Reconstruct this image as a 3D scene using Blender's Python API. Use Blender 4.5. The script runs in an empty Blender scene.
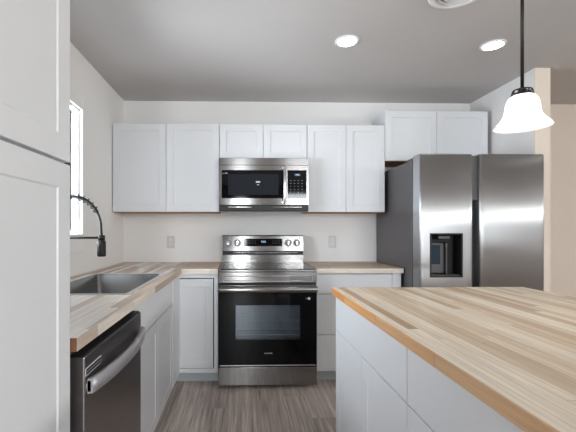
import bpy, bmesh, math, random
from mathutils import Vector, Matrix
random.seed(7)
S = bpy.context.scene
C = S.collection
PI = math.pi

# ------------------------------------------------------------ camera
cam_d = bpy.data.cameras.new('camera'); cam = bpy.data.objects.new('camera', cam_d); C.objects.link(cam)
cam.location = (1.1083, -3.529, 1.2178)
cam.rotation_euler = (PI/2, 0, -0.0242)
cam_d.sensor_fit = 'HORIZONTAL'; cam_d.sensor_width = 36.0
cam_d.lens = 369.95/576*36.0
cam_d.shift_x = (288-249.93)/576; cam_d.shift_y = (229.87-216)/576
cam_d.clip_start = 0.02
S.camera = cam

# ------------------------------------------------------------ world, light, exposure
S.view_settings.view_transform = 'Standard'; S.view_settings.look = 'None'
S.view_settings.gamma = 1.0; S.view_settings.use_curve_mapping = False
S.view_settings.exposure = 0.16
w = bpy.data.worlds.new('sky'); S.world = w; w.use_nodes = True
bg = w.node_tree.nodes['Background']; bg.inputs[0].default_value = (0.80, 0.88, 1.0, 1); bg.inputs[1].default_value = 2.2

def area_light(name, loc, rot, sx, sy, power, col):
    l = bpy.data.lights.new(name, 'AREA'); l.shape = 'RECTANGLE'; l.size = sx; l.size_y = sy
    l.energy = power; l.color = col
    o = bpy.data.objects.new(name, l); C.objects.link(o); o.location = loc; o.rotation_euler = rot
    return o
# daylight panels: one at the sink window, the rest added at unseen openings
area_light('daylight_kitchen_window', (-0.055, -1.361, 1.6135), (0, -PI/2, 0), 0.84, 0.80, 37, (0.86, 0.92, 1.0))
area_light('added_daylight_patio_sky', (3.25, -7.64, 2.08), (PI/2, 0, 0), 1.9, .36, 80, (0.92, 0.96, 1.0))  # added bright upper panel, gives the fridge its reflected band
area_light('added_daylight_patio_garden', (3.25, -7.64, .80), (PI/2, 0, 0), 1.9, 1.45, 65, (1.0, 0.99, .98))  # added dimmer lower panel at the same unseen opening
area_light('added_daylight_rear', (1.1, -7.64, 1.45), (PI/2, 0, 0), 0.40, 1.45, 85, (0.90, 0.95, 1.0))  # added behind the camera for bright bands in the steel
area_light('added_daylight_side', (-0.16, -5.5, 1.35), (0, -PI/2, 0), 1.5, 2.2, 60, (0.97, 0.98, 1.0))  # added soft fill from the unseen part of the left wall
area_light('added_daylight_dining', (7.16, -4.4, 1.92), (0, PI/2, 0), .40, 2.6, 135, (1.0, 0.99, .97))  # added fill from the right for pantry and left run
LAMP = 19.0        # emission of the recessed lamps
PENDANT = 1.7

# ------------------------------------------------------------ materials
MATS = {}
def lin(c): return tuple((x/255/12.92 if x/255 <= .04045 else ((x/255+.055)/1.055)**2.4) for x in c)+(1,)
def mat(name, rgb=(200,200,200), rough=.5, metal=0, **kw):
    m = bpy.data.materials.new(name); m.use_nodes = True; MATS[name] = m
    b = m.node_tree.nodes['Principled BSDF']
    b.inputs['Base Color'].default_value = lin(rgb); b.inputs['Roughness'].default_value = rough
    b.inputs['Metallic'].default_value = metal
    for k, v in kw.items(): b.inputs[k.replace('_', ' ')].default_value = v
    return m
def N(m, t, **kw):
    n = m.node_tree.nodes.new(t)
    for k, v in kw.items(): setattr(n, k, v)
    return n
def L(m, a, b): m.node_tree.links.new(a, b)
def math_(m, op, a, b=None, c=None):
    n = N(m, 'ShaderNodeMath', operation=op)
    for i, x in enumerate((a, b, c)):
        if x is None: continue
        if isinstance(x, (int, float)): n.inputs[i].default_value = x
        else: L(m, x, n.inputs[i])
    return n.outputs[0]
def mottle(m, rgb, amt=.06, scale=3, bump=0.0, bscale=200):
    "slight paint variation and orange-peel texture"
    b = m.node_tree.nodes['Principled BSDF']
    tc = N(m, 'ShaderNodeTexCoord'); nz = N(m, 'ShaderNodeTexNoise'); nz.inputs['Scale'].default_value = scale
    L(m, tc.outputs['Object'], nz.inputs['Vector'])
    r = N(m, 'ShaderNodeValToRGB'); c = lin(rgb)
    r.color_ramp.elements[0].position = .3; r.color_ramp.elements[1].position = .7
    r.color_ramp.elements[0].color = tuple(x*(1-amt) for x in c[:3])+(1,); r.color_ramp.elements[1].color = c
    L(m, nz.outputs['Fac'], r.inputs[0]); L(m, r.outputs[0], b.inputs['Base Color'])
    if bump:
        n2 = N(m, 'ShaderNodeTexNoise'); n2.inputs['Scale'].default_value = bscale
        L(m, tc.outputs['Object'], n2.inputs['Vector'])
        bp = N(m, 'ShaderNodeBump'); bp.inputs['Strength'].default_value = bump; bp.inputs['Distance'].default_value = .001
        L(m, n2.outputs['Fac'], bp.inputs['Height']); L(m, bp.outputs[0], b.inputs['Normal'])
    return m

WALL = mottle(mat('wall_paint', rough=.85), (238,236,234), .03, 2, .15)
REARW = mottle(mat('rear_wall_paint', rough=.85), (168,166,164), .03, 2, .15)  # unseen wall, greyed for contrast in the steel reflections
HALL = mottle(mat('hall_paint_warm_light', rough=.85), (232,219,205), .03, 2, .15)  # beige with the hall's warm light put into the paint
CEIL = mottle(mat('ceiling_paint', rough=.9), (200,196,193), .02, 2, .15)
CAB = mottle(mat('cabinet_paint', rough=.38), (220,221,223), .015, 4)
TRIM = mat('trim_paint', (232,232,232), .4)
CARC = mat('cabinet_inside', (205,206,205), .5)
RAWW = mat('raw_plywood', (176,130,88), .7)
BLACKM = mat('matte_black_metal', (18,18,20), .55)
DARKBRZ = mat('dark_bronze', (45,42,40), .4, .7)
PLASTB = mat('black_plastic', (13,13,15), .5)
GLASSB = mat('black_glass', (5,5,7), .05); GLASSB.node_tree.nodes['Principled BSDF'].inputs['Specular IOR Level'].default_value = .22
WPLAST = mat('white_plastic', (206,205,201), .4)
PRINT = mat('white_print', (205,208,212), .5)
PRINTG = mat('grey_print', (120,124,130), .5)
SLOT = mat('dark_slot', (30,28,27), .7)
SIDEG = mat('grey_side_panel', (94,91,92), .45, .35)
TOEK = mottle(mat('toe_kick_paint', rough=.5), (190,193,195), .03, 4)
ENAMEL = mat('oven_enamel_reflection', (196,208,216), .45)  # pale blue stands in for daylight mirrored in the oven window
RACKM = mat('rack_metal', (225,228,230), .45, .4)
KNOBM = mat('knob_metal', (120,120,122), .3, 1)
CHROME = mat('chrome', (225,225,228), .12, 1)
DMESH = mat('dark_mesh', (20,23,30), .5); DMESH.node_tree.nodes['Principled BSDF'].inputs['Specular IOR Level'].default_value = .15
SCREEN = mat('blue_display', (10,14,22), .2)
sb = SCREEN.node_tree.nodes['Principled BSDF']; sb.inputs['Emission Color'].default_value = (.35,.6,1,1); sb.inputs['Emission Strength'].default_value = 1.2

def steel(name, rgb, rough, aniso, rot, streak_axis, dark=False):
    m = mat(name, rgb, rough, 1.0)
    b = m.node_tree.nodes['Principled BSDF']
    b.inputs['Anisotropic'].default_value = aniso; b.inputs['Anisotropic Rotation'].default_value = rot
    t = N(m, 'ShaderNodeTangent', direction_type='RADIAL', axis='Z'); L(m, t.outputs[0], b.inputs['Tangent'])
    tc = N(m, 'ShaderNodeTexCoord'); mp = N(m, 'ShaderNodeMapping')
    s = [600, 600, 600]; s[streak_axis] = 6
    if streak_axis == 0: s[1] = 6
    mp.inputs['Scale'].default_value = s
    L(m, tc.outputs['Object'], mp.inputs[0]); nz = N(m, 'ShaderNodeTexNoise'); nz.inputs['Scale'].default_value = 1; nz.inputs['Detail'].default_value = 2
    L(m, mp.outputs[0], nz.inputs['Vector'])
    r = N(m, 'ShaderNodeMapRange'); r.inputs['To Min'].default_value = rough*.99; r.inputs['To Max'].default_value = rough*1.01
    L(m, nz.outputs['Fac'], r.inputs['Value']); L(m, r.outputs[0], b.inputs['Roughness'])
    return m
STEELH = steel('brushed_steel', (136,133,131), .19, .92, .25, 0)      # grain runs sideways
STEELV = steel('fridge_steel', (164,164,165), .33, .95, .0, 2)       # grain runs up and down
STEELD = steel('dark_stainless', (152,146,144), .30, .4, .25, 0)
SINKS = mat('sink_steel', (150,151,152), .24, 1)
HANDLED = mat('dishwasher_handle_steel', (184,182,186), .42, .7)
HANDLEM = mat('handle_steel', (196,196,200), .24, 1)

def wood(name, along, w, length, cols, seed=0.0, grain=1.0, rough=.42, gs=(3.0, 70.0)):
    "staves: rows of width w side by side, each row cut to random lengths; 'along' is the axis the staves run along"
    m = mat(name, rough=rough); b = m.node_tree.nodes['Principled BSDF']
    tc = N(m, 'ShaderNodeTexCoord'); sp = N(m, 'ShaderNodeSeparateXYZ'); L(m, tc.outputs['Object'], sp.inputs[0])
    ax = {'x': (0, 1), 'y': (1, 0)}[along]
    A = sp.outputs[ax[0]]; B = sp.outputs[ax[1]]
    rowf = math_(m, 'ADD', math_(m, 'DIVIDE', B, w), 100.37+seed)
    row = math_(m, 'FLOOR', rowf)
    wn = N(m, 'ShaderNodeTexWhiteNoise', noise_dimensions='1D'); L(m, row, wn.inputs['W'])
    colf = math_(m, 'ADD', math_(m, 'DIVIDE', A, length), math_(m, 'MULTIPLY', wn.outputs['Value'], 17.3))
    # wobble lengths a little
    col = math_(m, 'FLOOR', colf)
    cb = N(m, 'ShaderNodeCombineXYZ'); L(m, row, cb.inputs[0]); L(m, col, cb.inputs[1]); cb.inputs[2].default_value = seed
    w2 = N(m, 'ShaderNodeTexWhiteNoise', noise_dimensions='3D'); L(m, cb.outputs[0], w2.inputs['Vector'])
    ramp = N(m, 'ShaderNodeValToRGB'); ramp.color_ramp.interpolation = 'LINEAR'
    while len(ramp.color_ramp.elements) < len(cols): ramp.color_ramp.elements.new(.5)
    for i, (p, c) in enumerate(cols):
        ramp.color_ramp.elements[i].position = p; ramp.color_ramp.elements[i].color = lin(c)
    L(m, w2.outputs['Value'], ramp.inputs[0])
    # grain, offset per stave
    off = math_(m, 'MULTIPLY', w2.outputs['Value'], 53.0)
    gv = N(m, 'ShaderNodeCombineXYZ')
    L(m, math_(m, 'ADD', math_(m, 'MULTIPLY', A, gs[0]), off), gv.inputs[0]); L(m, math_(m, 'MULTIPLY', B, gs[1]), gv.inputs[1]); L(m, math_(m, 'MULTIPLY', sp.outputs[2], 70.0), gv.inputs[2])
    gn = N(m, 'ShaderNodeTexNoise'); gn.inputs['Scale'].default_value = 1.0; gn.inputs['Detail'].default_value = 5; gn.inputs['Roughness'].default_value = .65; gn.inputs['Distortion'].default_value = .4
    L(m, gv.outputs[0], gn.inputs['Vector'])
    gr = N(m, 'ShaderNodeMapRange'); gr.inputs['From Min'].default_value = .3; gr.inputs['From Max'].default_value = .72
    gr.inputs['To Min'].default_value = 1-.30*grain; gr.inputs['To Max'].default_value = 1+.12*grain
    L(m, gn.outputs['Fac'], gr.inputs['Value'])
    # dark fine joints
    fr = math_(m, 'FRACT', rowf); fe = math_(m, 'MINIMUM', fr, math_(m, 'SUBTRACT', 1.0, fr))
    fr2 = math_(m, 'FRACT', colf); fe2 = math_(m, 'MINIMUM', fr2, math_(m, 'SUBTRACT', 1.0, fr2))
    j1 = math_(m, 'LESS_THAN', fe, .0009/w); j2 = math_(m, 'LESS_THAN', fe2, .0009/length)
    j = math_(m, 'MULTIPLY', math_(m, 'MAXIMUM', j1, j2), .35)
    k = math_(m, 'MULTIPLY', gr.outputs[0], math_(m, 'SUBTRACT', 1.0, j))
    mx = N(m, 'ShaderNodeVectorMath', operation='SCALE'); L(m, ramp.outputs[0], mx.inputs[0]); L(m, k, mx.inputs['Scale'])
    L(m, mx.outputs[0], b.inputs['Base Color'])
    bp = N(m, 'ShaderNodeBump'); bp.inputs['Strength'].default_value = .15; bp.inputs['Distance'].default_value = .001
    L(m, gn.outputs['Fac'], bp.inputs['Height']); L(m, bp.outputs[0], b.inputs['Normal'])
    return m
TOPC = [(0,(190,158,124)), (.15,(212,188,158)), (.5,(230,211,185)), (.85,(243,229,208)), (1,(212,180,144))]
TOPL = [(0,(182,158,138)), (.2,(208,190,172)), (.5,(232,223,212)), (.85,(250,245,238)), (1,(196,172,152))]
BLK_Y = wood('butcher_block', 'y', .034, 1.1, TOPC, 0, .9)
BLK_L = wood('butcher_block_pale', 'y', .038, .7, TOPL, 2, .9)
BLK_X = wood('butcher_block_crosswise', 'x', .042, .55, [(0,(156,124,98)), (.4,(196,166,138)), (1,(214,190,164))], 3, .9)
EDGC = [(0,(176,108,56)), (.35,(214,144,82)), (.7,(222,164,106)), (1,(216,182,146))]
EDGL = [(0,(186,164,144)), (.3,(226,214,200)), (1,(238,230,219))]
EDGE_Y = wood('butcher_block_edge', 'y', .5, .40, EDGC, 5, .8)
EDGE_L = wood('butcher_block_pale_edge', 'y', .5, .40, EDGL, 5, .8)
EDGE_X = wood('butcher_block_crosswise_edge', 'x', .5, .36, EDGL, 6, .8)
ENDG = mottle(mat('butcher_block_end_grain', rough=.6), (126,84,50), .4, 60)
FLOORM = wood('vinyl_plank', 'y', .182, 1.22, [(0,(184,168,158)), (.4,(206,191,181)), (.7,(222,208,198)), (1,(194,178,168))], 1, 2.1, .42, gs=(1.8, 42.0))

EMLAMP = mat('lamp_lens', (255,255,255), .5)
e = EMLAMP.node_tree.nodes['Principled BSDF']; e.inputs['Emission Color'].default_value = (1,.985,.965,1); e.inputs['Emission Strength'].default_value = LAMP
# frosted glass of the pendant shade
FROST = mat('frosted_glass', (250,250,250), .5); nt = FROST.node_tree
tr = N(FROST, 'ShaderNodeBsdfTranslucent'); tr.inputs[0].default_value = (.95,.95,.95,1)
ms = N(FROST, 'ShaderNodeMixShader'); ms.inputs[0].default_value = .7
L(FROST, nt.nodes['Principled BSDF'].outputs[0], ms.inputs[1]); L(FROST, tr.outputs[0], ms.inputs[2]); L(FROST, ms.outputs[0], nt.nodes['Material Output'].inputs[0])
# clear pane (window) and tinted pane (oven)
def pane(name, tint, refl):
    m = mat(name); nt = m.node_tree
    t = N(m, 'ShaderNodeBsdfTransparent'); t.inputs[0].default_value = tint
    g = N(m, 'ShaderNodeBsdfGlossy'); g.inputs['Roughness'].default_value = .03
    f = N(m, 'ShaderNodeFresnel'); f.inputs[0].default_value = 1.5
    k = math_(m, 'MULTIPLY_ADD', f.outputs[0], 1.0, refl)
    x = N(m, 'ShaderNodeMixShader'); L(m, k, x.inputs[0]); L(m, t.outputs[0], x.inputs[1]); L(m, g.outputs[0], x.inputs[2])
    L(m, x.outputs[0], nt.nodes['Material Output'].inputs[0]); return m
CLEAR = pane('window_glass', (.97,.98,.98,1), 0)
TINT = pane('oven_glass', (.72,.80,.86,1), .05)

# ------------------------------------------------------------ mesh helpers
class MB:
    def __init__(s): s.v = []; s.f = []; s.m = []; s.sm = []
    def add(s, vs, fs, mi=0, smooth=False):
        o = len(s.v); s.v += [tuple(v) for v in vs]
        for f in fs: s.f.append([i+o for i in f]); s.m.append(mi); s.sm.append(smooth)
        return s
    def add_bm(s, bm, mi=0, smooth=False):
        bm.verts.index_update()
        s.add([v.co for v in bm.verts], [[v.index for v in f.verts] for f in bm.faces], mi, smooth); bm.free(); return s
    def box(s, x0, x1, y0, y1, z0, z1, b=0.0, mi=0, seg=1, smooth=False):
        bm = bmesh.new(); bmesh.ops.create_cube(bm, size=1)
        for v in bm.verts:
            v.co = Vector((x0 if v.co.x < 0 else x1, y0 if v.co.y < 0 else y1, z0 if v.co.z < 0 else z1))
        if b > 0: bmesh.ops.bevel(bm, geom=bm.edges[:], offset=b, segments=seg, profile=.5, affect='EDGES')
        return s.add_bm(bm, mi, smooth)
    def cyl(s, p0, p1, r0, r1=None, n=24, mi=0, cap=True, smooth=True):
        r1 = r0 if r1 is None else r1
        p0 = Vector(p0); p1 = Vector(p1); d = (p1-p0).normalized()
        a = Vector((0,0,1)) if abs(d.z) < .9 else Vector((1,0,0))
        u = d.cross(a).normalized(); v = d.cross(u)
        vs = []
        for p, r in ((p0, r0), (p1, r1)):
            vs += [p+(u*math.cos(2*PI*i/n)+v*math.sin(2*PI*i/n))*r for i in range(n)]
        s.add(vs, [[i, (i+1) % n, n+(i+1) % n, n+i] for i in range(n)], mi, smooth)
        if cap: s.add(vs[:n], [list(range(n))], mi); s.add(vs[n:], [list(range(n))], mi)
        return s
    def tube(s, pts, r, n=10, mi=0, flat=None, closed=False):
        pts = [Vector(p) for p in pts]; K = len(pts)
        t0 = (pts[1]-pts[0]).normalized(); a = Vector((0,0,1)) if abs(t0.z) < .9 else Vector((1,0,0))
        u = t0.cross(a).normalized(); vs = []
        for k in range(K):
            t = ((pts[(k+1) % K]-pts[k-1]) if (closed or 0 < k < K-1) else (pts[1]-pts[0] if k == 0 else pts[-1]-pts[-2])).normalized()
            u = (u-t*u.dot(t)).normalized(); w_ = t.cross(u)
            rr = r[k] if isinstance(r, (list, tuple)) else r
            fu, fw = flat or (1, 1)
            vs += [pts[k]+(u*math.cos(2*PI*i/n)*fu+w_*math.sin(2*PI*i/n)*fw)*rr for i in range(n)]
        KK = K if closed else K-1
        s.add(vs, [[k*n+i, k*n+(i+1) % n, ((k+1) % K)*n+(i+1) % n, ((k+1) % K)*n+i] for k in range(KK) for i in range(n)], mi, True)
        if not closed: s.add(vs[:n], [list(range(n))], mi); s.add(vs[-n:], [list(range(n))], mi)
        return s
    def lathe(s, cx, cy, prof, n=48, mi=0, caps=False):
        vs = [(cx+r*math.cos(2*PI*i/n), cy+r*math.sin(2*PI*i/n), z) for r, z in prof for i in range(n)]
        s.add(vs, [[k*n+i, k*n+(i+1) % n, (k+1)*n+(i+1) % n, (k+1)*n+i] for k in range(len(prof)-1) for i in range(n)], mi, True)
        if caps: s.add(vs[:n], [list(range(n))], mi); s.add(vs[-n:], [list(range(n))], mi)
        return s
    def loops(s, loops, mi=0, smooth=False, cap0=False, cap1=False):
        n = len(loops[0]); vs = [p for l in loops for p in l]
        s.add(vs, [[k*n+i, k*n+(i+1) % n, (k+1)*n+(i+1) % n, (k+1)*n+i] for k in range(len(loops)-1) for i in range(n)], mi, smooth)
        if cap0: s.add(loops[0], [list(range(n))], mi)
        if cap1: s.add(loops[-1], [list(range(n))], mi)
        return s
    def build(s, name, mats, parent=None):
        me = bpy.data.meshes.new(name); off = Vector((0,0,0))
        if parent is not None:
            p = parent
            while p is not None: off += p.location; p = p.parent
        me.from_pydata([Vector(v)-off for v in s.v], [], s.f)
        for m_ in (mats if isinstance(mats, (list, tuple)) else [mats]): me.materials.append(m_)
        for p, mi, sm in zip(me.polygons, s.m, s.sm): p.material_index = mi; p.use_smooth = sm
        bm = bmesh.new(); bm.from_mesh(me)
        bmesh.ops.remove_doubles(bm, verts=bm.verts, dist=1e-6)
        bmesh.ops.recalc_face_normals(bm, faces=bm.faces); bm.to_mesh(me); bm.free()
        o = bpy.data.objects.new(name, me); C.objects.link(o)
        if parent is not None: o.parent = parent
        return o

def tag(o, label=None, cat=None, group=None, kind=None):
    if label: o['label'] = label
    if cat: o['category'] = cat
    if group: o['group'] = group
    if kind: o['kind'] = kind
    return o
def thing(name, loc, label, cat, group=None):
    o = bpy.data.objects.new(name, None); C.objects.link(o); o.location = loc; o.empty_display_size = .1
    return tag(o, label, cat, group)
def struct(name, mb, m, parent=None):
    o = mb.build(name, m, parent); o['kind'] = 'structure'; return o
def sc_empty(name):
    o = bpy.data.objects.new(name, None); C.objects.link(o); o['kind'] = 'structure'; return o

# face mapping: u along the face, w outward from the plane, z up
def fmap(side, plane):
    if side == 'S': return lambda u, w_, z: (u, plane-w_, z)
    if side == 'E': return lambda u, w_, z: (plane+w_, u, z)
    if side == 'W': return lambda u, w_, z: (plane-w_, u, z)
def shaker(side, plane, u0, u1, z0, z1, t=.019, fr=.062, rec=.0032, lf=0):
    f = fmap(side, plane); mb = MB(); sl = .0045
    if side == 'S': rec, sl = .006, .002
    def rc(d, w_):
        e_ = lf if d > .01 else 0
        return [f(u0+d+e_, w_, z0+d), f(u1-d, w_, z0+d), f(u1-d, w_, z1-d), f(u0+d+e_, w_, z1-d)]
    mb.loops([rc(0, 0), rc(0, t-.0015), rc(.0015, t), rc(fr, t), rc(fr+sl, t-rec)], cap0=True, cap1=True)
    return mb
def slab(side, plane, u0, u1, z0, z1, t=.019):
    f = fmap(side, plane); mb = MB()
    def rc(d, w_): return [f(u0+d, w_, z0+d), f(u1-d, w_, z0+d), f(u1-d, w_, z1-d), f(u0+d, w_, z1-d)]
    mb.loops([rc(0, 0), rc(0, t-.002), rc(.002, t)], cap0=True, cap1=True)
    return mb
def text_part(body, size, m, parent, loc, rot, name='lettering', extr=.0003):
    cu = bpy.data.curves.new(name, 'FONT'); cu.body = body; cu.size = size; cu.extrude = extr; cu.align_x = 'CENTER'; cu.align_y = 'CENTER'
    t = bpy.data.objects.new('tmp', cu); C.objects.link(t); bpy.context.view_layer.update()
    me = bpy.data.meshes.new_from_object(t.evaluated_get(bpy.context.evaluated_depsgraph_get()))
    bpy.data.objects.remove(t); bpy.data.curves.remove(cu)
    me.transform(Matrix.Rotation(rot[2], 4, 'Z') @ Matrix.Rotation(rot[1], 4, 'Y') @ Matrix.Rotation(rot[0], 4, 'X'))
    off = Vector(loc); p = parent
    while p is not None: off -= p.location; p = p.parent
    me.transform(Matrix.Translation(off))
    me.materials.clear(); me.materials.append(m)
    o = bpy.data.objects.new(name, me); C.objects.link(o); o.parent = parent; return o
def rrect(x0, x1, y0, y1, r, z, n=6):
    pts = []
    for cx, cy, a0 in ((x1-r, y1-r, 0), (x0+r, y1-r, PI/2), (x0+r, y0+r, PI), (x1-r, y0+r, 1.5*PI)):
        for i in range(n+1):
            a = a0+PI/2*i/n; pts.append((cx+r*math.cos(a), cy+r*math.sin(a), z))
    return pts

# ------------------------------------------------------------ room shell
H = 2.44; XR = 7.0; YR = -7.5; RW = 3.325
struct('floor', MB().box(-.12, XR, YR, .12, -.06, 0), FLOORM)
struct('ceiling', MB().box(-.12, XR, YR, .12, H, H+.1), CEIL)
struct('wall_back', MB().box(-.12, RW+.06, 0, .12, 0, H), WALL)
struct('wall_hall', MB().box(RW+.06, XR, 0, .12, 0, H), HALL)
# wall_left with the sink window opening and an added unseen one
wy0, wy1, wz0, wz1 = -1.78, -.942, 1.177, 2.05
struct('wall_left', MB().box(-.12, 0, YR, -6.6, 0, H).box(-.12, 0, -6.6, -4.4, 0, .6).box(-.12, 0, -6.6, -4.4, 2.1, H).box(-.12, 0, -4.4, wy0, 0, H).box(-.12, 0, wy1, 0, 0, H).box(-.12, 0, wy0, wy1, 0, wz0).box(-.12, 0, wy0, wy1, wz1, H), WALL)
struct('wall_right', MB().box(RW, RW+.0195, -.785, 0, 0, H), WALL)
struct('wall_hall_side', MB().box(RW+.02, RW+.12, -.785, 0, 0, H).box(RW, RW+.12, -.79, -.7855, 0, H), HALL)
struct('wall_far_right', MB().box(XR, XR+.12, YR, -5.7, 0, H).box(XR, XR+.12, -3.1, .12, 0, H).box(XR, XR+.12, -5.7, -3.1, 0, 1.7).box(XR, XR+.12, -5.7, -3.1, 2.14, H), HALL)  # high opening added to let light in from the right
# unseen rear wall; tall window and patio door added for daylight and reflections
a0, a1, b0, b1 = .90, 1.30, 2.3, 4.2
struct('wall_rear', MB().box(-.12, a0, YR-.12, YR, 0, H).box(a1, b0, YR-.12, YR, 0, H).box(b1, XR, YR-.12, YR, 0, H)
       .box(a0, a1, YR-.12, YR, 0, .7).box(a0, a1, YR-.12, YR, 2.15, H).box(b0, b1, YR-.12, YR, 2.29, H), REARW)
def frame_xz(x0, x1, z0, z1, y0, y1, t):
    return MB().box(x0, x0+t, y0, y1, z0, z1, .002).box(x1-t, x1, y0, y1, z0, z1, .002).box(x0+t, x1-t, y0, y1, z0, z0+t, .002).box(x0+t, x1-t, y0, y1, z1-t, z1, .002)
w2 = sc_empty('added_window_2'); w2.location = (1.1, YR-.06, .7)  # added unseen window, mirrored as a band in the steel
frame_xz(a0+.002, a1-.002, .702, 2.148, YR-.09, YR-.04, .045).build('window_frame', TRIM, w2)
MB().box(a0+.05, a1-.05, YR-.068, YR-.062, .75, 2.1).build('pane', CLEAR, w2)
d1 = sc_empty('added_door_1'); d1.location = (3.25, YR-.06, 0)  # added unseen patio door for daylight and reflections
frame_xz(b0+.002, 3.25, .002, 2.288, YR-.09, YR-.04, .07).build('door_frame', TRIM, d1)
frame_xz(3.25, b1-.002, .002, 2.288, YR-.09, YR-.04, .07).build('door_frame', TRIM, d1)
for q in (b0+.075, 3.325): MB().box(q, q+.8, YR-.068, YR-.062, .075, 2.215).build('pane', CLEAR, d1)
w4 = sc_empty('added_window_4'); w4.location = (XR, -4.4, 1.7)  # added unseen high window, brightens the pantry side
mb = MB()
for (ya, yb, za, zb) in ((-5.699, -5.66, 1.701, 2.139), (-3.14, -3.101, 1.701, 2.139), (-5.66, -3.14, 1.701, 1.735), (-5.66, -3.14, 2.10, 2.139), (-4.43, -4.37, 1.735, 2.10)):
    mb.box(XR+.04, XR+.09, ya, yb, za, zb, .002)
mb.build('window_frame', TRIM, w4)
MB().box(XR+.062, XR+.068, -5.65, -3.15, 1.74, 2.095).build('pane', CLEAR, w4)
w3 = sc_empty('added_window_3'); w3.location = (0, -5.5, .6)  # added unseen window for softer room light
mb = MB()
for (ya, yb, za, zb) in ((-6.599, -6.55, .601, 2.099), (-4.45, -4.401, .601, 2.099), (-6.55, -4.45, .601, .65), (-6.55, -4.45, 2.05, 2.099), (-5.53, -5.47, .65, 2.05)):
    mb.box(-.09, -.04, ya, yb, za, zb, .002)
mb.build('window_frame', TRIM, w3)
MB().box(-.068, -.062, -6.56, -4.44, .64, 2.06).build('pane', CLEAR, w3)
# kitchen window over the sink
w1 = sc_empty('window_1'); w1.location = (0, -1.36, wz0)
mb = MB()
for (ya, yb, za, zb) in ((wy0+.001, wy0+.012, wz0+.001, wz1-.001), (wy1-.012, wy1-.001, wz0+.001, wz1-.001), (wy0+.012, wy1-.012, wz0+.001, wz0+.012), (wy0+.012, wy1-.012, wz1-.012, wz1-.001)):
    mb.box(-.045, -.012, ya, yb, za, zb, .002)
mb.build('window_frame', TRIM, w1)
MB().box(-.030, -.025, wy0+.035, wy1-.035, wz0+.035, wz1-.035).build('pane', CLEAR, w1)
mb = MB()
cw = .072
mb.box(.0005, .014, wy1, wy1+cw, wz0-.108, wz1+cw, .002).box(.0005, .014, wy0-cw, wy0, wz0-.108, wz1+cw, .002)
mb.box(.0005, .014, wy0, wy1, wz1, wz1+cw, .002).box(.0005, .014, wy0, wy1, wz0-.108, wz0, .002)
mb.build('window_casing', WALL, w1)
MB().box(-.0115, .018, wy0+.002, wy1-.002, wz0+.0005, wz0+.012, .002).build('window_sill', TRIM, w1)
# baseboards
struct('baseboard_hall', MB().box(RW+.121, XR-.001, -.014, -.0005, .0005, .1, .003), TRIM)
struct('baseboard_left', MB().box(.0005, .014, YR+.001, -3.15, .0005, .1, .003), TRIM)

# ------------------------------------------------------------ cabinets
def cabinet(name, loc, label, group=None): return thing(name, loc, label, 'cabinet', group)
G = .0015
# tall pantry at the left edge of the picture
PX = .613
t = cabinet('pantry_cabinet', (.3, -2.84, 0), 'tall white pantry cabinet with stacked doors at the left edge', None)
MB().box(.004, PX, -3.10, -2.484, .102, 2.20, .001).build('carcass', CAB, t)
MB().box(.004, PX-.07, -3.10, -2.484, .001, .1015).build('toe_kick', TOEK, t)
shaker('E', PX+.001, -3.097, -2.487, 1.405, 2.195, fr=.066).build('door', CAB, t)
shaker('E', PX+.001, -3.097, -2.487, .105, 1.397, fr=.066).build('door', CAB, t)

# wall cabinets
def upper(x0, x1, z0, z1, label, group='white wall cabinets', d=.305):
    t = cabinet('wall_cabinet', ((x0+x1)/2, -.15, z0), label, group)
    MB().box(x0+.0005, x1-.0005, -d, -.001, z0+.004, z1, .001).build('carcass', CAB, t)
    MB().box(x0+.0025, x1-.0025, -d+.002, -.003, z0, z0+.0035).build('bottom_panel', RAWW, t)
    m_ = (x0+x1)/2
    shaker('S', -d-.001, x0+G, m_-G, z0+.002, z1-.002, fr=.058).build('door', CAB, t)
    shaker('S', -d-.001, m_+G, x1-G, z0+.002, z1-.002, fr=.058).build('door', CAB, t)
    return t
upper(.006, .920, 1.372, 2.134, 'wide white wall cabinet with two shaker doors nearest the left wall')
upper(.922, 1.682, 1.829, 2.134, 'short white two-door wall cabinet directly above the microwave')
upper(1.684, 2.366, 1.372, 2.134, 'tall white two-door wall cabinet between microwave and refrigerator')
upper(2.368, 3.282, 1.822, 2.262, 'white two-door wall cabinet mounted higher above the refrigerator')

# left run: sink base and corner filler
t = cabinet('sink_base_cabinet', (.3, -1.375, 0), 'white sink base cabinet between dishwasher and inside corner')
MB().box(.004, .609, -1.829, -.921, .102, .69).box(.591, .609, -1.829, -.921, .69, .8755).box(.004, .02, -1.829, -.921, .69, .8755)\
    .box(.02, .591, -1.829, -1.811, .69, .8755).box(.02, .591, -.939, -.921, .69, .8755).build('carcass', CAB, t)
MB().box(.004, .54, -1.829, -.921, .001, .1015).build('toe_kick', TOEK, t)
slab('E', .610, -1.827, -.923, .702, .866).build('false_drawer_front', CAB, t)
shaker('E', .610, -1.827, -1.3765, .104, .697).build('door', CAB, t)
shaker('E', .610, -1.3735, -.923, .104, .697).build('door', CAB, t)

t = cabinet('corner_base_cabinet', (.6, -.3, 0), 'white corner base cabinet with single framed door left of range')
MB().box(.004, .928, -.610, -.002, .102, .8755).box(.004, .609, -.919, -.610, .102, .8755).build('carcass', CAB, t)
MB().box(.609, .632, -.919, -.634, .102, .8755, .0008).build('filler_strip', CAB, t)
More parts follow.
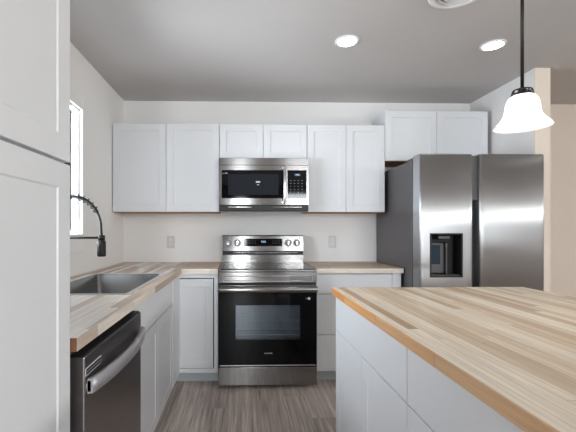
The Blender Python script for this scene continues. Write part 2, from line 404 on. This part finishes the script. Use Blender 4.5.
# face frame with the door set into it
MB().box(.898, .928, -.633, -.6105, .102, .8755, .0008)\
    .box(.6105, .898, -.633, -.6105, .102, .135, .0008).box(.6105, .898, -.633, -.6105, .842, .8755, .0008).build('face_frame', CAB, t)
MB().box(.6105, .898, -.6125, -.6105, .135, .842).build('gap_shade_sheet', SLOT, t)  # dark sheet standing in for the shade in the gap round the door
shaker('S', -.613, .6105, .8905, .1385, .8345, t=.020, lf=-.040).build('door', CAB, t)
MB().box(.5405, .928, -.54, -.002, .001, .1015).box(.004, .5395, -.919, -.002, .001, .1015).build('toe_kick', TOEK, t)

t = cabinet('drawer_base_cabinet', (2.03, -.3, 0), 'white three-drawer base cabinet right of range below small worktop')
MB().box(1.697, 2.376, -.610, -.002, .102, .8755, .001).build('carcass', CAB, t)
MB().box(2.306, 2.376, -.629, -.6105, .102, .8755, .001).build('filler_strip', CAB, t)
MB().box(1.694, 2.376, -.54, -.002, .001, .1015).build('toe_kick', TOEK, t)
for z0, z1 in ((.104, .389), (.393, .709), (.714, .868)): slab('S', -.611, 1.699, 2.303, z0, z1).build('drawer_front', CAB, t)

# ------------------------------------------------------------ worktops
SX0, SX1, SY0, SY1 = .118, .578, -1.765, -.955          # sink cutout
t = MB()
zt, zb = .914, .876
def quadtop(mb, x0, x1, y0, y1, mi): mb.box(x0, x1, y0, y1, zb, zt, 0, mi)
def face_mats(o, rules):
    for p in o.data.polygons:
        for cond, mi in rules:
            if cond(p.normal, p.center+o.location): p.material_index = mi; break
t.box(.001, SX0, -2.480, -.001, zb, zt).box(SX1, .648, -2.480, -.001, zb, zt).box(SX0, SX1, -2.480, SY0, zb, zt).box(SX0, SX1, SY1, -.001, zb, zt)
t.box(.648, .9285, -.648, -.001, zb, zt)
o = t.build('worktop', [BLK_L, BLK_X, EDGE_L, EDGE_X, ENDG])
face_mats(o, [(lambda n, c: abs(n.x) > .5 and c.x > .6, 2), (lambda n, c: n.y < -.5 and c.y < -2.4, 4), (lambda n, c: n.y < -.5 and c.x > .65, 3), (lambda n, c: c.x > .65, 1)])
tag(o, 'L-shaped butcher block worktop with sink, left of range', 'worktop', 'butcher block worktops')
o = MB().box(1.6965, 2.389, -.648, -.001, zb, zt, .0015).build('worktop', [BLK_X, EDGE_X, ENDG])
face_mats(o, [(lambda n, c: n.y < -.5, 1), (lambda n, c: abs(n.x) > .5, 2)])
tag(o, 'short butcher block worktop between range and refrigerator', 'worktop', 'butcher block worktops')

# ------------------------------------------------------------ island
t = cabinet('island_cabinet', (1.9, -2.02, 0), 'white island cabinet at the far end, wide drawer over doors', 'white island cabinets')
IX = 1.622
def island_unit(t, y0, y1, two):
    MB().box(IX, 2.24, y0, y1, .102, .8755, .001).build('carcass', CAB, t)
    MB().box(IX+.07, 2.24, y0, y1, .001, .1015).build('toe_kick', TOEK, t)
    slab('W', IX-.001, y0+G, y1-G, .701, .868).build('drawer_front', CAB, t)
    if two:
        m_ = (y0+y1)/2
        shaker('W', IX-.001, m_+G, y1-G, .104, .697).build('door', CAB, t); shaker('W', IX-.001, y0+G, m_-G, .104, .697).build('door', CAB, t)
    else:
        shaker('W', IX-.001, y0+G, y1-G, .104, .697).build('door', CAB, t)
island_unit(t, -2.439, -1.612, True)
t = cabinet('island_cabinet', (1.9, -2.9, 0), 'white island cabinet nearest the viewer, cut off by the frame', 'white island cabinets')
island_unit(t, -3.38, -2.441, True)
o = MB().box(2.242, 2.26, -3.38, -1.612, .001, .8755, .001).build('island_back_panel', CAB)
tag(o, 'plain white back panel on the far side of the island', 'panel')
o = MB().box(1.586, 2.612, -3.42, -1.590, .876, .914, .0025).build('island_worktop', [BLK_Y, EDGE_Y, ENDG])
face_mats(o, [(lambda n, c: abs(n.x) > .4, 1), (lambda n, c: abs(n.y) > .5, 2)])
tag(o, 'large butcher block island worktop with orange-brown front edge', 'worktop')

# ------------------------------------------------------------ sink
t = thing('kitchen_sink', (.34, -1.36, .914), 'single-bowl stainless steel sink set into the left worktop', 'sink')
R = lambda d, r, z: rrect(.092+d, .592-d, -1.790+d, -.930-d, r, z)
mb = MB().loops([R(0, .03, .9143), R(.001, .03, .9165), R(.028, .022, .9165)], smooth=False)
mb.build('rim', CHROME, t)
z_ = .72
fl = lambda d, r, z: rrect(.092+d, .592-d, -1.790+d, -.930-d, r, z)
MB().loops([fl(.028, .022, .9165), fl(.031, .024, .912), fl(.034, .03, .76), fl(.045, .03, .735), fl(.07, .03, .725)], smooth=True, cap1=True).build('basin', SINKS, t)
MB().lathe(.33, -1.36, [(.045, .7265), (.044, .729), (.036, .728), (.034, .7262)]).build('drain', CHROME, t)

# ------------------------------------------------------------ faucet
FX, FY = .055, -1.36
t = thing('faucet', (FX, FY, .914), 'matte black spring pull-down faucet behind the sink', 'faucet')
MB().lathe(FX, FY, [(.001, .9145), (.028, .9145), (.028, .922), (.022, .926), (.022, 1.0), (.018, 1.006), (.011, 1.01), (.011, 1.165), (.001, 1.165)], 32).build('base', BLACKM, t)
MB().cyl((FX, FY-.02, .965), (FX, FY-.055, .965), .014).tube([(FX, FY-.05, .965), (FX+.01, FY-.058, 1.0), (FX+.03, FY-.062, 1.05)], .005).build('lever', BLACKM, t)
arc = [(FX, FY, 1.15+.02*i) for i in range(8)]
arc += [(.125-.07*math.cos(PI/2*i/16), FY, 1.30+.113*math.sin(PI/2*i/16)) for i in range(17)]
arc += [(.125+.170*math.sin(PI/2*i/24), FY, 1.233+.18*math.cos(PI/2*i/24)) for i in range(1, 25)]
arc += [(.295+.001*i, FY, 1.233-.012*i) for i in range(1, 5)]
MB().tube(arc, [.0095 if i < len(arc)-12 else .0072 for i in range(len(arc))], 12).build('hose', BLACKM, t)
# spring coiled round the hose, stopping halfway down the drop
seg = arc[:-12]; pts = []
acc = [0]
for i in range(1, len(seg)): acc.append(acc[-1]+(Vector(seg[i])-Vector(seg[i-1])).length)
tot = acc[-1]; turns = 16; M_ = turns*12
for k in range(M_+1):
    s_ = tot*k/M_; i = 0
    while i < len(acc)-2 and acc[i+1] < s_: i += 1
    a = Vector(seg[i]); b = Vector(seg[i+1]); p = a.lerp(b, (s_-acc[i])/(acc[i+1]-acc[i])); tn = (b-a).normalized()
    n1 = Vector((0,1,0)); n2 = tn.cross(n1); ph = 2*PI*turns*k/M_
    pts.append(p+(n1*math.cos(ph)+n2*math.sin(ph))*.0160)
MB().tube(pts, .0034, 6).build('spring', BLACKM, t)
MB().cyl((FX, FY, 1.172), (.299, FY, 1.172), .0065).cyl((.299, FY, 1.158), (.299, FY, 1.186), .019).cyl((FX, FY, 1.158), (FX, FY, 1.186), .015).build('support_arm', BLACKM, t)
MB().lathe(.299, FY, [(.001, 1.157), (.017, 1.157), (.0235, 1.150), (.0245, 1.085), (.0235, 1.066), (.020, 1.063), (.001, 1.063)], 32).build('spray_head', BLACKM, t)
MB().box(.291, .307, FY-.0262, FY-.0225, 1.10, 1.135, .001).build('spray_button', PLASTB, t)

# ------------------------------------------------------------ dishwasher
t = thing('dishwasher', (.33, -2.135, 0), 'dark stainless dishwasher with bowed bar handle under left worktop', 'dishwasher')
DX = .653; y0, y1 = -2.440, -1.833
MB().box(.03, DX-.05, y0+.005, y1-.003, .06, .868, .002).build('tub', SIDEG, t)
MB().box(.1, DX-.09, y0+.01, y1-.01, .001, .0595).build('toe_kick', PLASTB, t)
MB().box(DX-.049, DX, y0, y1, .11, .846, .004, 0, 3).build('door', STEELD, t)
MB().box(DX-.045, DX-.006, y0+.004, y1-.004, .8465, .850, .001).build('control_strip', PLASTB, t)
hb = MB(); pts = []
K = 24
for i in range(K+1):
    q = i/K; yy = y0+.012+(y1-y0-.018)*q
    pts.append((DX+.004+.030*math.sin(PI*q)**.7, yy, .757))
hm = []
for (px, py, pz) in pts: hm.append([(px, py, pz-.023), (px+.014, py, pz-.021), (px+.017, py, pz), (px+.014, py, pz+.021), (px, py, pz+.023), (px-.005, py, pz)])
hb.loops(hm, smooth=True, cap0=True, cap1=True)
hb.box(DX+.0003, DX+.016, y0+.012, y0+.035, .738, .776, .003).box(DX+.0003, DX+.016, y1-.030, y1-.006, .738, .776, .003)
hb.build('handle', HANDLED, t)
v = MB().box(DX+.0002, DX+.0012, y0+.004, y0+.124, .788, .811)
v.build('vent_plate', PRINT, t)
v = MB()
for k in range(2): v.box(DX+.0013, DX+.0018, y0+.007, y0+.121, .7905+.0095*k, .7985+.0095*k)
v.build('vent_slots', PLASTB, t)

# ------------------------------------------------------------ range
t = thing('electric_range', (1.31, -.35, 0), 'stainless electric range with black glass oven door and back controls', 'range')
x0, x1 = .934, 1.694; F = -.700
mb = MB()
wx0, wx1, wz_0, wz_1 = 1.068, 1.563, .378, .640
mb.box(x0+.002, wx0-.03, F+.045, -.03, .03, .895).box(wx1+.03, x1-.002, F+.045, -.03, .03, .895)
mb.box(wx0-.03, wx1+.03, F+.045, -.03, .03, .33).box(wx0-.03, wx1+.03, F+.045, -.03, .69, .895).box(wx0-.03, wx1+.03, -.15, -.03, .33, .69)
mb.build('body', ENAMEL, t)
# oven racks in the cavity
for zz in (.395, .44, .50, .55):
    rk = MB()
    for k in range(7): rk.cyl((wx0-.028, -.62+.07*k, zz), (wx1+.028, -.62+.07*k, zz), .003 if k else .006, n=8)
    for k in range(14): rk.cyl((wx0-.02+.04*k, -.62, zz+.002), (wx0-.02+.04*k, -.2, zz+.002), .0018, n=6)
    rk.build('oven_rack', RACKM, t)
# cooktop
MB().box(x0, x1, F+.005, -.095, .896, .912, .003).build('cooktop_frame', STEELH, t)
ck = MB().box(x0+.012, x1-.012, F+.035, -.10, .9125, .9155, .001).build('cooktop_glass', GLASSB, t)
for bx_, by_, r_ in ((1.12, -.52, .105), (1.50, -.52, .085), (1.12, -.24, .075), (1.50, -.24, .095), (1.31, -.2, .05)):
    MB().lathe(bx_, by_, [(r_, .9156), (r_, .9159), (r_-.003, .9159), (r_-.003, .9156)]).lathe(bx_, by_, [(r_*.6, .9156), (r_*.6, .9159), (r_*.6-.002, .9159), (r_*.6-.002, .9156)]).build('burner_ring', PRINTG, t)
# front panel under the cooktop
fp = MB().box(x0+.001, x1-.001, F+.002, F+.044, .810, .895, .004)
fp.build('front_panel', STEELH, t)
f = fmap('S', F+.001)
def ring(d0, d1, w0, w1):
    U0, U1, Z0, Z1 = x0+.035, x1-.035, .822, .868
    return [[f(U0+d, w_, Z0+d), f(U1-d, w_, Z0+d), f(U1-d, w_, Z1-d), f(U0+d, w_, Z1-d)] for d, w_ in ((d0, w0), (d0, w1), (d1, w1), (d1+.002, w0))]
MB().loops(ring(0, .006, 0, .003)).build('panel_trim', CHROME, t)
MB().box(x0+.003, x1-.003, F+.022, F+.044, .797, .8095).build('gap_shade_strip', PLASTB, t)  # black strip standing in for the shade between panel and oven door
# oven door: glass face with a window opening, steel handle band along the top
od = MB()
for (a, b, c_, d_) in ((x0+.003, wx0, .170, .735), (wx1, x1-.003, .170, .735), (wx0, wx1, .170, wz_0), (wx0, wx1, wz_1, .735)):
    od.box(a, b, F, F+.042, c_, d_)
door = od.build('oven_door', GLASSB, t)
MB().box(wx0+.0005, wx1-.0005, F+.002, F+.006, wz_0+.0005, wz_1-.0005).build('oven_window', TINT, door)
MB().box(x0+.003, x1-.003, F-.004, F+.042, .7355, .796, .003, 0, 2).build('door_top_band', STEELH, door)
hd = MB(); prof = []
for k in range(13):
    a = PI*k/12; prof.append((F-.030-.020*math.sin(a), .765+.026*math.cos(a)))
hd.loops([[(xx, y_, z__) for y_, z__ in prof] + [(xx, F-.026, .742), (xx, F-.026, .788)] for xx in (x0+.006, x0+.012, x1-.012, x1-.006)], smooth=False, cap0=True, cap1=True)
hd.box(x0+.03, x0+.07, F-.030, F-.0042, .750, .780).box(x1-.07, x1-.03, F-.030, F-.0042, .750, .780)
hd.build('handle', STEELH, door)
MB().box(x0+.012, x1-.012, F-.003, F-.0003, .176, .184, .001).build('lower_trim', CHROME, door)
text_part('SAMSUNG', .0135, PRINT, door, (1.318, F-.0004, .272), (PI/2, 0, 0), 'logo')
MB().box(1.622, 1.640, F-.0012, F-.0002, .682, .700, .0003).build('wifi_badge', PRINT, door)
MB().box(1.604, 1.619, F-.0010, F-.0002, .687, .695).build('badge_print', PRINTG, door)
MB().box(x0+.001, x1-.001, F+.002, F+.043, .026, .166, .004, 0, 2).build('storage_drawer', STEELH, t)
for fx_ in (x0+.05, x1-.05):
    for fy_ in (-.62, -.1): MB().cyl((fx_, fy_, .0005), (fx_, fy_, .03), .018).build('foot', PLASTB, t)
# backguard
B0 = -.095
bgd = MB()
bgd.loops([[(xx, -.012, .9165), (xx, B0+.002, .9165), (xx, B0+.002, .985), (xx, B0+.016, .9855), (xx, B0+.016, 1.022), (xx, B0-.004, 1.0225), (xx, B0+.012, 1.16), (xx, B0+.020, 1.168), (xx, -.012, 1.168)] for xx in (x0+.004, x1-.004)], cap0=True, cap1=True)
bk = bgd.build('backguard', STEELH, t)
MB().box(x0+.006, x1-.006, B0+.004, B0+.0155, .986, 1.0215).build('vent_channel', PLASTB, bk)
MB().box(x0+.10, x1-.06, B0+.002, B0+.0038, 1.004, 1.0065).build('channel_trim', CHROME, bk)
def on_guard(z): return B0-.004+.016*(z-1.0225)/(1.16-1.0225)
dsp = MB().box(1.137, 1.492, on_guard(1.10)-.004, on_guard(1.10)+.003, 1.062, 1.136, .001).build('display_panel', GLASSB, bk)
text_part('9:05', .026, SCREEN, dsp, (1.318, on_guard(1.10)-.0048, 1.107), (PI/2, 0, 0), 'clock')
for k in range(8):
    xx = (1.16, 1.185, 1.21, 1.235, 1.40, 1.42, 1.44, 1.46)[k]
    MB().box(xx, xx+.010, on_guard(1.10)-.0046, on_guard(1.10)-.0041, 1.093, 1.096).box(xx, xx+.010, on_guard(1.10)-.0046, on_guard(1.10)-.0041, 1.113, 1.116).build('touch_key', PRINTG, dsp)
for xx in (.991, 1.076, 1.548, 1.628):
    yk = on_guard(1.096)
    kb = MB().cyl((xx, yk+.002, 1.096), (xx, yk-.006, 1.0955), .033, .032, 36)
    kb = kb.build('knob', KNOBM, bk)
    MB().cyl((xx, yk-.0062, 1.096), (xx, yk-.024, 1.095), .024, .021, 32).box(xx-.004, xx+.004, yk-.030, yk-.0242, 1.078, 1.114, .001).build('knob_grip', CHROME, kb)
    MB().cyl((xx, yk-.0008-.006, 1.0595), (xx, yk-.006, 1.0595), .0035, n=12).build('knob_mark', PLASTB, kb)

# ------------------------------------------------------------ microwave
t = thing('microwave', (1.31, -.2, 1.386), 'stainless over-the-range microwave mounted under the short wall cabinet', 'microwave')
x0, x1 = .924, 1.681; F = -.410
MB().box(x0+.002, x1-.002, F+.03, -.003, 1.400, 1.8275, .002).build('body', SIDEG, t)
MB().box(x0, x1, F+.004, F+.03, 1.764, 1.8265, .003).build('vent_band', STEELH, t)
mw = MB(); zf0, zf1 = 1.430, 1.7625; g0, g1 = 1.484, 1.722
dx1 = 1.452
mw.box(x0, x0+.022, F, F+.029, zf0, zf1).box(x0+.022, 1.478, F, F+.029, g1, zf1).box(x0+.022, 1.478, F, F+.029, zf0, g0)
md = mw.build('door', STEELH, t)
MB().box(x0+.0225, 1.4775, F+.002, F+.028, g0+.0005, g1-.0005, .001).build('door_glass', GLASSB, md)
MB().box(x0+.075, 1.425, F+.0012, F+.0019, g0+.03, g1-.035).build('door_window', DMESH, md)
text_part('SAMSUNG', .0115, PRINTG, md, (1.305, F-.0004, 1.452), (PI/2, 0, 0), 'logo')
MB().cyl((.985, F+.0018, 1.695), (.985, F+.001, 1.693), .010).build('wifi_badge', PRINT, md)
MB().box(.953, .970, F+.001, F+.0018, 1.690, 1.697).build('badge_print', PRINTG, md)
MB().box(1.235, 1.270, F+.0004, F+.0011, 1.616, 1.629).box(1.243, 1.262, F+.0004, F+.0011, 1.596, 1.601).build('door_print', PRINT, md)
hh = MB()
hp = []
for k in range(17):
    q = k/16; zz = 1.440+.305*q
    hp.append([(1.460, F-.020-.022*math.sin(PI*q)**.6, zz), (1.464, F-.030-.022*math.sin(PI*q)**.6, zz), (1.480, F-.030-.022*math.sin(PI*q)**.6, zz), (1.484, F-.020-.022*math.sin(PI*q)**.6, zz)])
hh.loops(hp, smooth=False, cap0=True, cap1=True).box(1.464, 1.452, F-.024, F-.0003, 1.440, 1.458).box(1.464, 1.452, F-.024, F-.0003, 1.727, 1.745)
hh.build('handle', HANDLEM, md)
cp = MB().box(1.4795, 1.502, F, F+.029, zf0, zf1).box(1.502, x1-.018, F, F+.029, zf0, g0).box(1.502, x1-.018, F, F+.029, g1, zf1).box(x1-.018, x1, F, F+.029, zf0, zf1).build('control_panel', STEELH, t)
MB().box(1.5025, x1-.0185, F+.001, F+.028, g0+.0005, g1-.0005).build('control_glass', GLASSB, cp)
MB().box(1.560, 1.612, F-.0002, F+.0009, 1.672, 1.694).build('panel_frame', mat('display_dark', (16,26,44), .3), cp)
text_part('9:05', .018, SCREEN, cp, (1.586, F-.0005, 1.683), (PI/2, 0, 0), 'clock')
for r_ in range(6):
    for c_ in range(4):
        MB().box(1.524+.032*c_, 1.534+.032*c_, F-.0002, F+.0009, 1.508+.025*r_, 1.513+.025*r_).build('touch_key', PRINTG, cp)
ug = MB().box(x0+.001, x1-.001, F+.004, F+.06, 1.376, 1.4285, .003)
un_ = ug.build('lower_grille', PLASTB, t)
MB().box(x0+.08, 1.20, F+.0016, F+.0038, 1.408, 1.412).build('grille_trim', STEELH, un_)
MB().box(1.38, x1-.06, F+.0016, F+.0038, 1.408, 1.412).build('grille_trim', STEELH, un_)

# ------------------------------------------------------------ refrigerator
t = thing('refrigerator', (2.85, -.45, 0), 'stainless side-by-side refrigerator with black water dispenser', 'refrigerator')
MB().box(2.400, 3.308, -.765, -.03, .02, 1.742, .003).build('body', SIDEG, t)
MB().box(2.42, 3.28, -.70, -.1, .0005, .0195).build('base', PLASTB, t)
DF = -.889; DB = -.775
def fdoor(u0, u1, hole=None):
    mb = MB(); us = sorted(set([u0, u0+.004, u0+.012]+[u0+(u1-u0)*k/14 for k in range(1, 14)]+[u1-.012, u1-.004, u1]+([hole[0], hole[1]] if hole else [])))
    zs = sorted(set([.06, 1.2, 1.758, 1.766, 1.770]+([hole[2], hole[3]] if hole else [])))
    def yf(u, z):
        q = (u-u0)/(u1-u0); e_ = min(u-u0, u1-u)
        y = DF+.004-.008*math.sin(PI*q)
        if e_ < .012: y += .010*(1-math.sqrt(max(0, 1-(1-e_/.012)**2)))
        if z > 1.758: y += .010*((z-1.758)/.012)**2
        return y
    nz = len(zs); vs = [(u, yf(u, z), z) for u in us for z in zs]; fs = []
    for i in range(len(us)-1):
        for j in range(nz-1):
            if hole and us[i] >= hole[0]-1e-6 and us[i+1] <= hole[1]+1e-6 and zs[j] >= hole[2]-1e-6 and zs[j+1] <= hole[3]+1e-6: continue
            fs.append([i*nz+j, (i+1)*nz+j, (i+1)*nz+j+1, i*nz+j+1])
    mb.add(vs, fs, 0, True)
    # sides, top, bottom, back
    for (i, u) in ((0, u0), (len(us)-1, u1)):
        mb.add([(u, yf(u, z), z) for z in zs]+[(u, DB, z) for z in zs], [[j, j+1, nz+j+1, nz+j] for j in range(nz-1)], 0)
    for z in (zs[0], zs[-1]):
        n_ = len(us); mb.add([(u, yf(u, z), z) for u in us]+[(u, DB, z) for u in us], [[j, j+1, n_+j+1, n_+j] for j in range(n_-1)], 0)
    mb.add([(u0, DB, zs[0]), (u1, DB, zs[0]), (u1, DB, zs[-1]), (u0, DB, zs[-1])], [[0, 1, 2, 3]], 0)
    return mb
hx0, hx1, hz0, hz1 = 2.476, 2.708, .878, 1.190
ld = fdoor(2.403, 2.790, (hx0, hx1, hz0, hz1)).build('freezer_door', STEELV, t)
rd = fdoor(2.843, 3.321).build('fridge_door', STEELV, t)
# recessed grip between the doors: grey above, black below
MB().box(2.7905, 2.842, DB-.085, DB, 1.435, 1.760, .002).build('grip_trim', SIDEG, ld)
MB().box(2.7905, 2.842, DB-.055, DB, .065, 1.4345, .002).build('grip_recess', PLASTB, ld)
# dispenser
dp = MB()
dp.box(hx0-.004, hx0+.006, DF-.006, DB-.005, hz0-.004, hz1+.004, .001).box(hx1-.006, hx1+.004, DF-.006, DB-.005, hz0-.004, hz1+.004, .001)
dp.box(hx0+.006, hx1-.006, DF-.006, DB-.005, hz1-.006, hz1+.004, .001).box(hx0+.006, hx1-.006, DF-.006, DB-.005, hz0-.004, hz0+.006, .001)
dp.box(hx0+.006, hx1-.006, DB-.012, DB-.005, hz0+.006, hz1-.006)
dsx = dp.build('water_dispenser', PLASTB, ld)
MB().box(2.545, 2.632, DF+.02, DB-.013, 1.150, 1.176, .004).build('nozzle', KNOBM, dsx)
MB().box(2.487, 2.605, DF+.055, DB-.013, .900, 1.120, .003).build('paddle_housing', SIDEG, dsx)
MB().box(2.497, 2.575, DF+.050, DF+.0545, .965, 1.108, .003).build('paddle', mat('paddle_glass', (50,62,74), .15), dsx)
MB().box(2.606, 2.618, DF+.03, DB-.013, .890, 1.125, .003).build('paddle_rail', KNOBM, dsx)
MB().box(2.486, 2.700, DF+.012, DB-.014, .8845, .892, .002).build('drip_tray', SIDEG, dsx)
MB().box(2.405, 2.47, -.765, -.66, 1.7425, 1.764, .005).build('hinge_cover', SIDEG, t)
MB().box(3.23, 3.295, -.765, -.66, 1.7425, 1.764, .005).build('hinge_cover', SIDEG, t)

# ------------------------------------------------------------ ceiling lamps and vent
def downlight(x, y, label):
    t = thing('recessed_light', (x, y, H), label, 'light', 'recessed ceiling lights')
    MB().lathe(x, y, [(.078, H-.0005), (.077, H-.005), (.064, H-.008), (.060, H-.004), (.060, H-.0008)]).build('trim', TRIM, t)
    MB().lathe(x, y, [(.0003, H-.0045), (.0598, H-.0045), (.0598, H-.001)]).build('lens', EMLAMP, t)
downlight(1.794, -1.151, 'round recessed ceiling light above the range aisle, nearer the picture centre')
downlight(2.774, -1.123, 'round recessed ceiling light above refrigerator, beside the pendant rod')
for x, y in ((1.0, -4.6), (3.0, -4.6), (5.2, -4.6), (1.8, -6.2), (4.2, -6.2), (4.5, -1.5)):  # added out of view to brighten the room and the hall wall
    downlight(x, y, 'unseen round recessed ceiling light added to brighten the room')

vx, vy = 2.225, -1.668
t = thing('ceiling_vent', (vx, vy, H), 'round grey ceiling air vent cut off by the top edge', 'vent')
MB().lathe(vx, vy, [(.150, H-.0005), (.148, H-.008), (.128, H-.016), (.112, H-.010), (.110, H-.001)]).build('outer_ring', TRIM, t)
MB().lathe(vx, vy, [(.001, H-.001), (.1095, H-.001)]).build('duct_opening', SLOT, t)
for r_ in (.095, .073, .051, .029):
    MB().lathe(vx, vy, [(r_, H-.003), (r_+.006, H-.014), (r_+.0045, H-.015), (r_-.0015, H-.004)]).build('louver_ring', TRIM, t)
MB().box(vx-.109, vx+.109, vy-.004, vy+.004, H-.004, H-.0015).build('crossbar', TRIM, t)

# ------------------------------------------------------------ pendant lamp
px_, py_ = 2.137, -2.2
t = thing('pendant_lamp', (px_, py_, H), 'lit pendant lamp with white bell glass shade hanging over the island', 'lamp')
MB().lathe(px_, py_, [(.001, H-.0005), (.062, H-.0005), (.062, H-.012), (.040, H-.026), (.012, H-.032), (.001, H-.032)]).build('canopy', DARKBRZ, t)
MB().cyl((px_, py_, H-.03), (px_, py_, 1.735), .0056, n=20).build('rod', DARKBRZ, t)
def hoop(r_, z__, t_): return [(px_+r_*math.cos(2*PI*k/36), py_+r_*math.sin(2*PI*k/36), z__) for k in range(36)]
fb = MB().tube(hoop(.033, 1.7115, 0), .0032, 8, closed=True).tube(hoop(.029, 1.7275, 0), .0026, 8, closed=True)
for k in range(8):
    a = 2*PI*k/8
    fb.tube([(px_+math.cos(a)*r_, py_+math.sin(a)*r_, z__) for r_, z__ in ((.033, 1.712), (.032, 1.720), (.029, 1.7275))], .0022, 6)
    if k % 2 == 0: fb.tube([(px_+math.cos(a)*r_, py_+math.sin(a)*r_, z__) for r_, z__ in ((.029, 1.7275), (.016, 1.731), (.004, 1.733))], .0024, 6)
fb.build('fitter', DARKBRZ, t)
MB().cyl((px_, py_, 1.736), (px_, py_, 1.690), .013, n=20).build('socket', DARKBRZ, t)
pr_ = [(.028, 1.7090), (.036, 1.7065), (.0435, 1.699), (.0495, 1.688), (.0525, 1.674), (.0540, 1.658), (.0565, 1.643), (.062, 1.630), (.0705, 1.618), (.080, 1.6085), (.0875, 1.601), (.0905, 1.594)]
shd = pr_+[(r_-.003, z__-.0008) for r_, z__ in reversed(pr_)]
MB().lathe(px_, py_, shd, 64).build('shade', FROST, t)
MB().lathe(px_, py_, [(.010, 1.690), (.016, 1.684), (.026, 1.668), (.028, 1.655), (.024, 1.641), (.012, 1.632), (.0005, 1.630)], 24).build('bulb', EMLAMP, t)
pl = bpy.data.lights.new('pendant_bulb_light', 'POINT'); pl.energy = PENDANT; pl.shadow_soft_size = .03; pl.color = (1,.97,.93)
po = bpy.data.objects.new('pendant_bulb_light', pl); C.objects.link(po); po.location = (px_, py_, 1.612)

# ------------------------------------------------------------ outlets
for ox, lab in ((.444, 'white wall outlet below the left wall cabinets'), (1.981, 'white wall outlet to the right of the range')):
    t = thing('wall_outlet', (ox, 0, 1.102), lab, 'outlet', 'outlets on the back wall')
    MB().box(ox-.036, ox+.036, -.0065, -.0005, 1.044, 1.160, .002).build('cover_plate', WPLAST, t)
    for dz in (-.020, .020):
        s_ = MB().cyl((ox, -.0062, 1.102+dz), (ox, -.0082, 1.102+dz), .0155, n=20).build('socket', TRIM, t)
        MB().box(ox-.0075, ox-.0045, -.0088, -.0083, 1.098+dz, 1.109+dz).box(ox+.0045, ox+.0075, -.0088, -.0083, 1.098+dz, 1.109+dz).cyl((ox, -.0083, 1.0925+dz), (ox, -.0088, 1.0925+dz), .0028, n=10).build('slots', SLOT, s_)
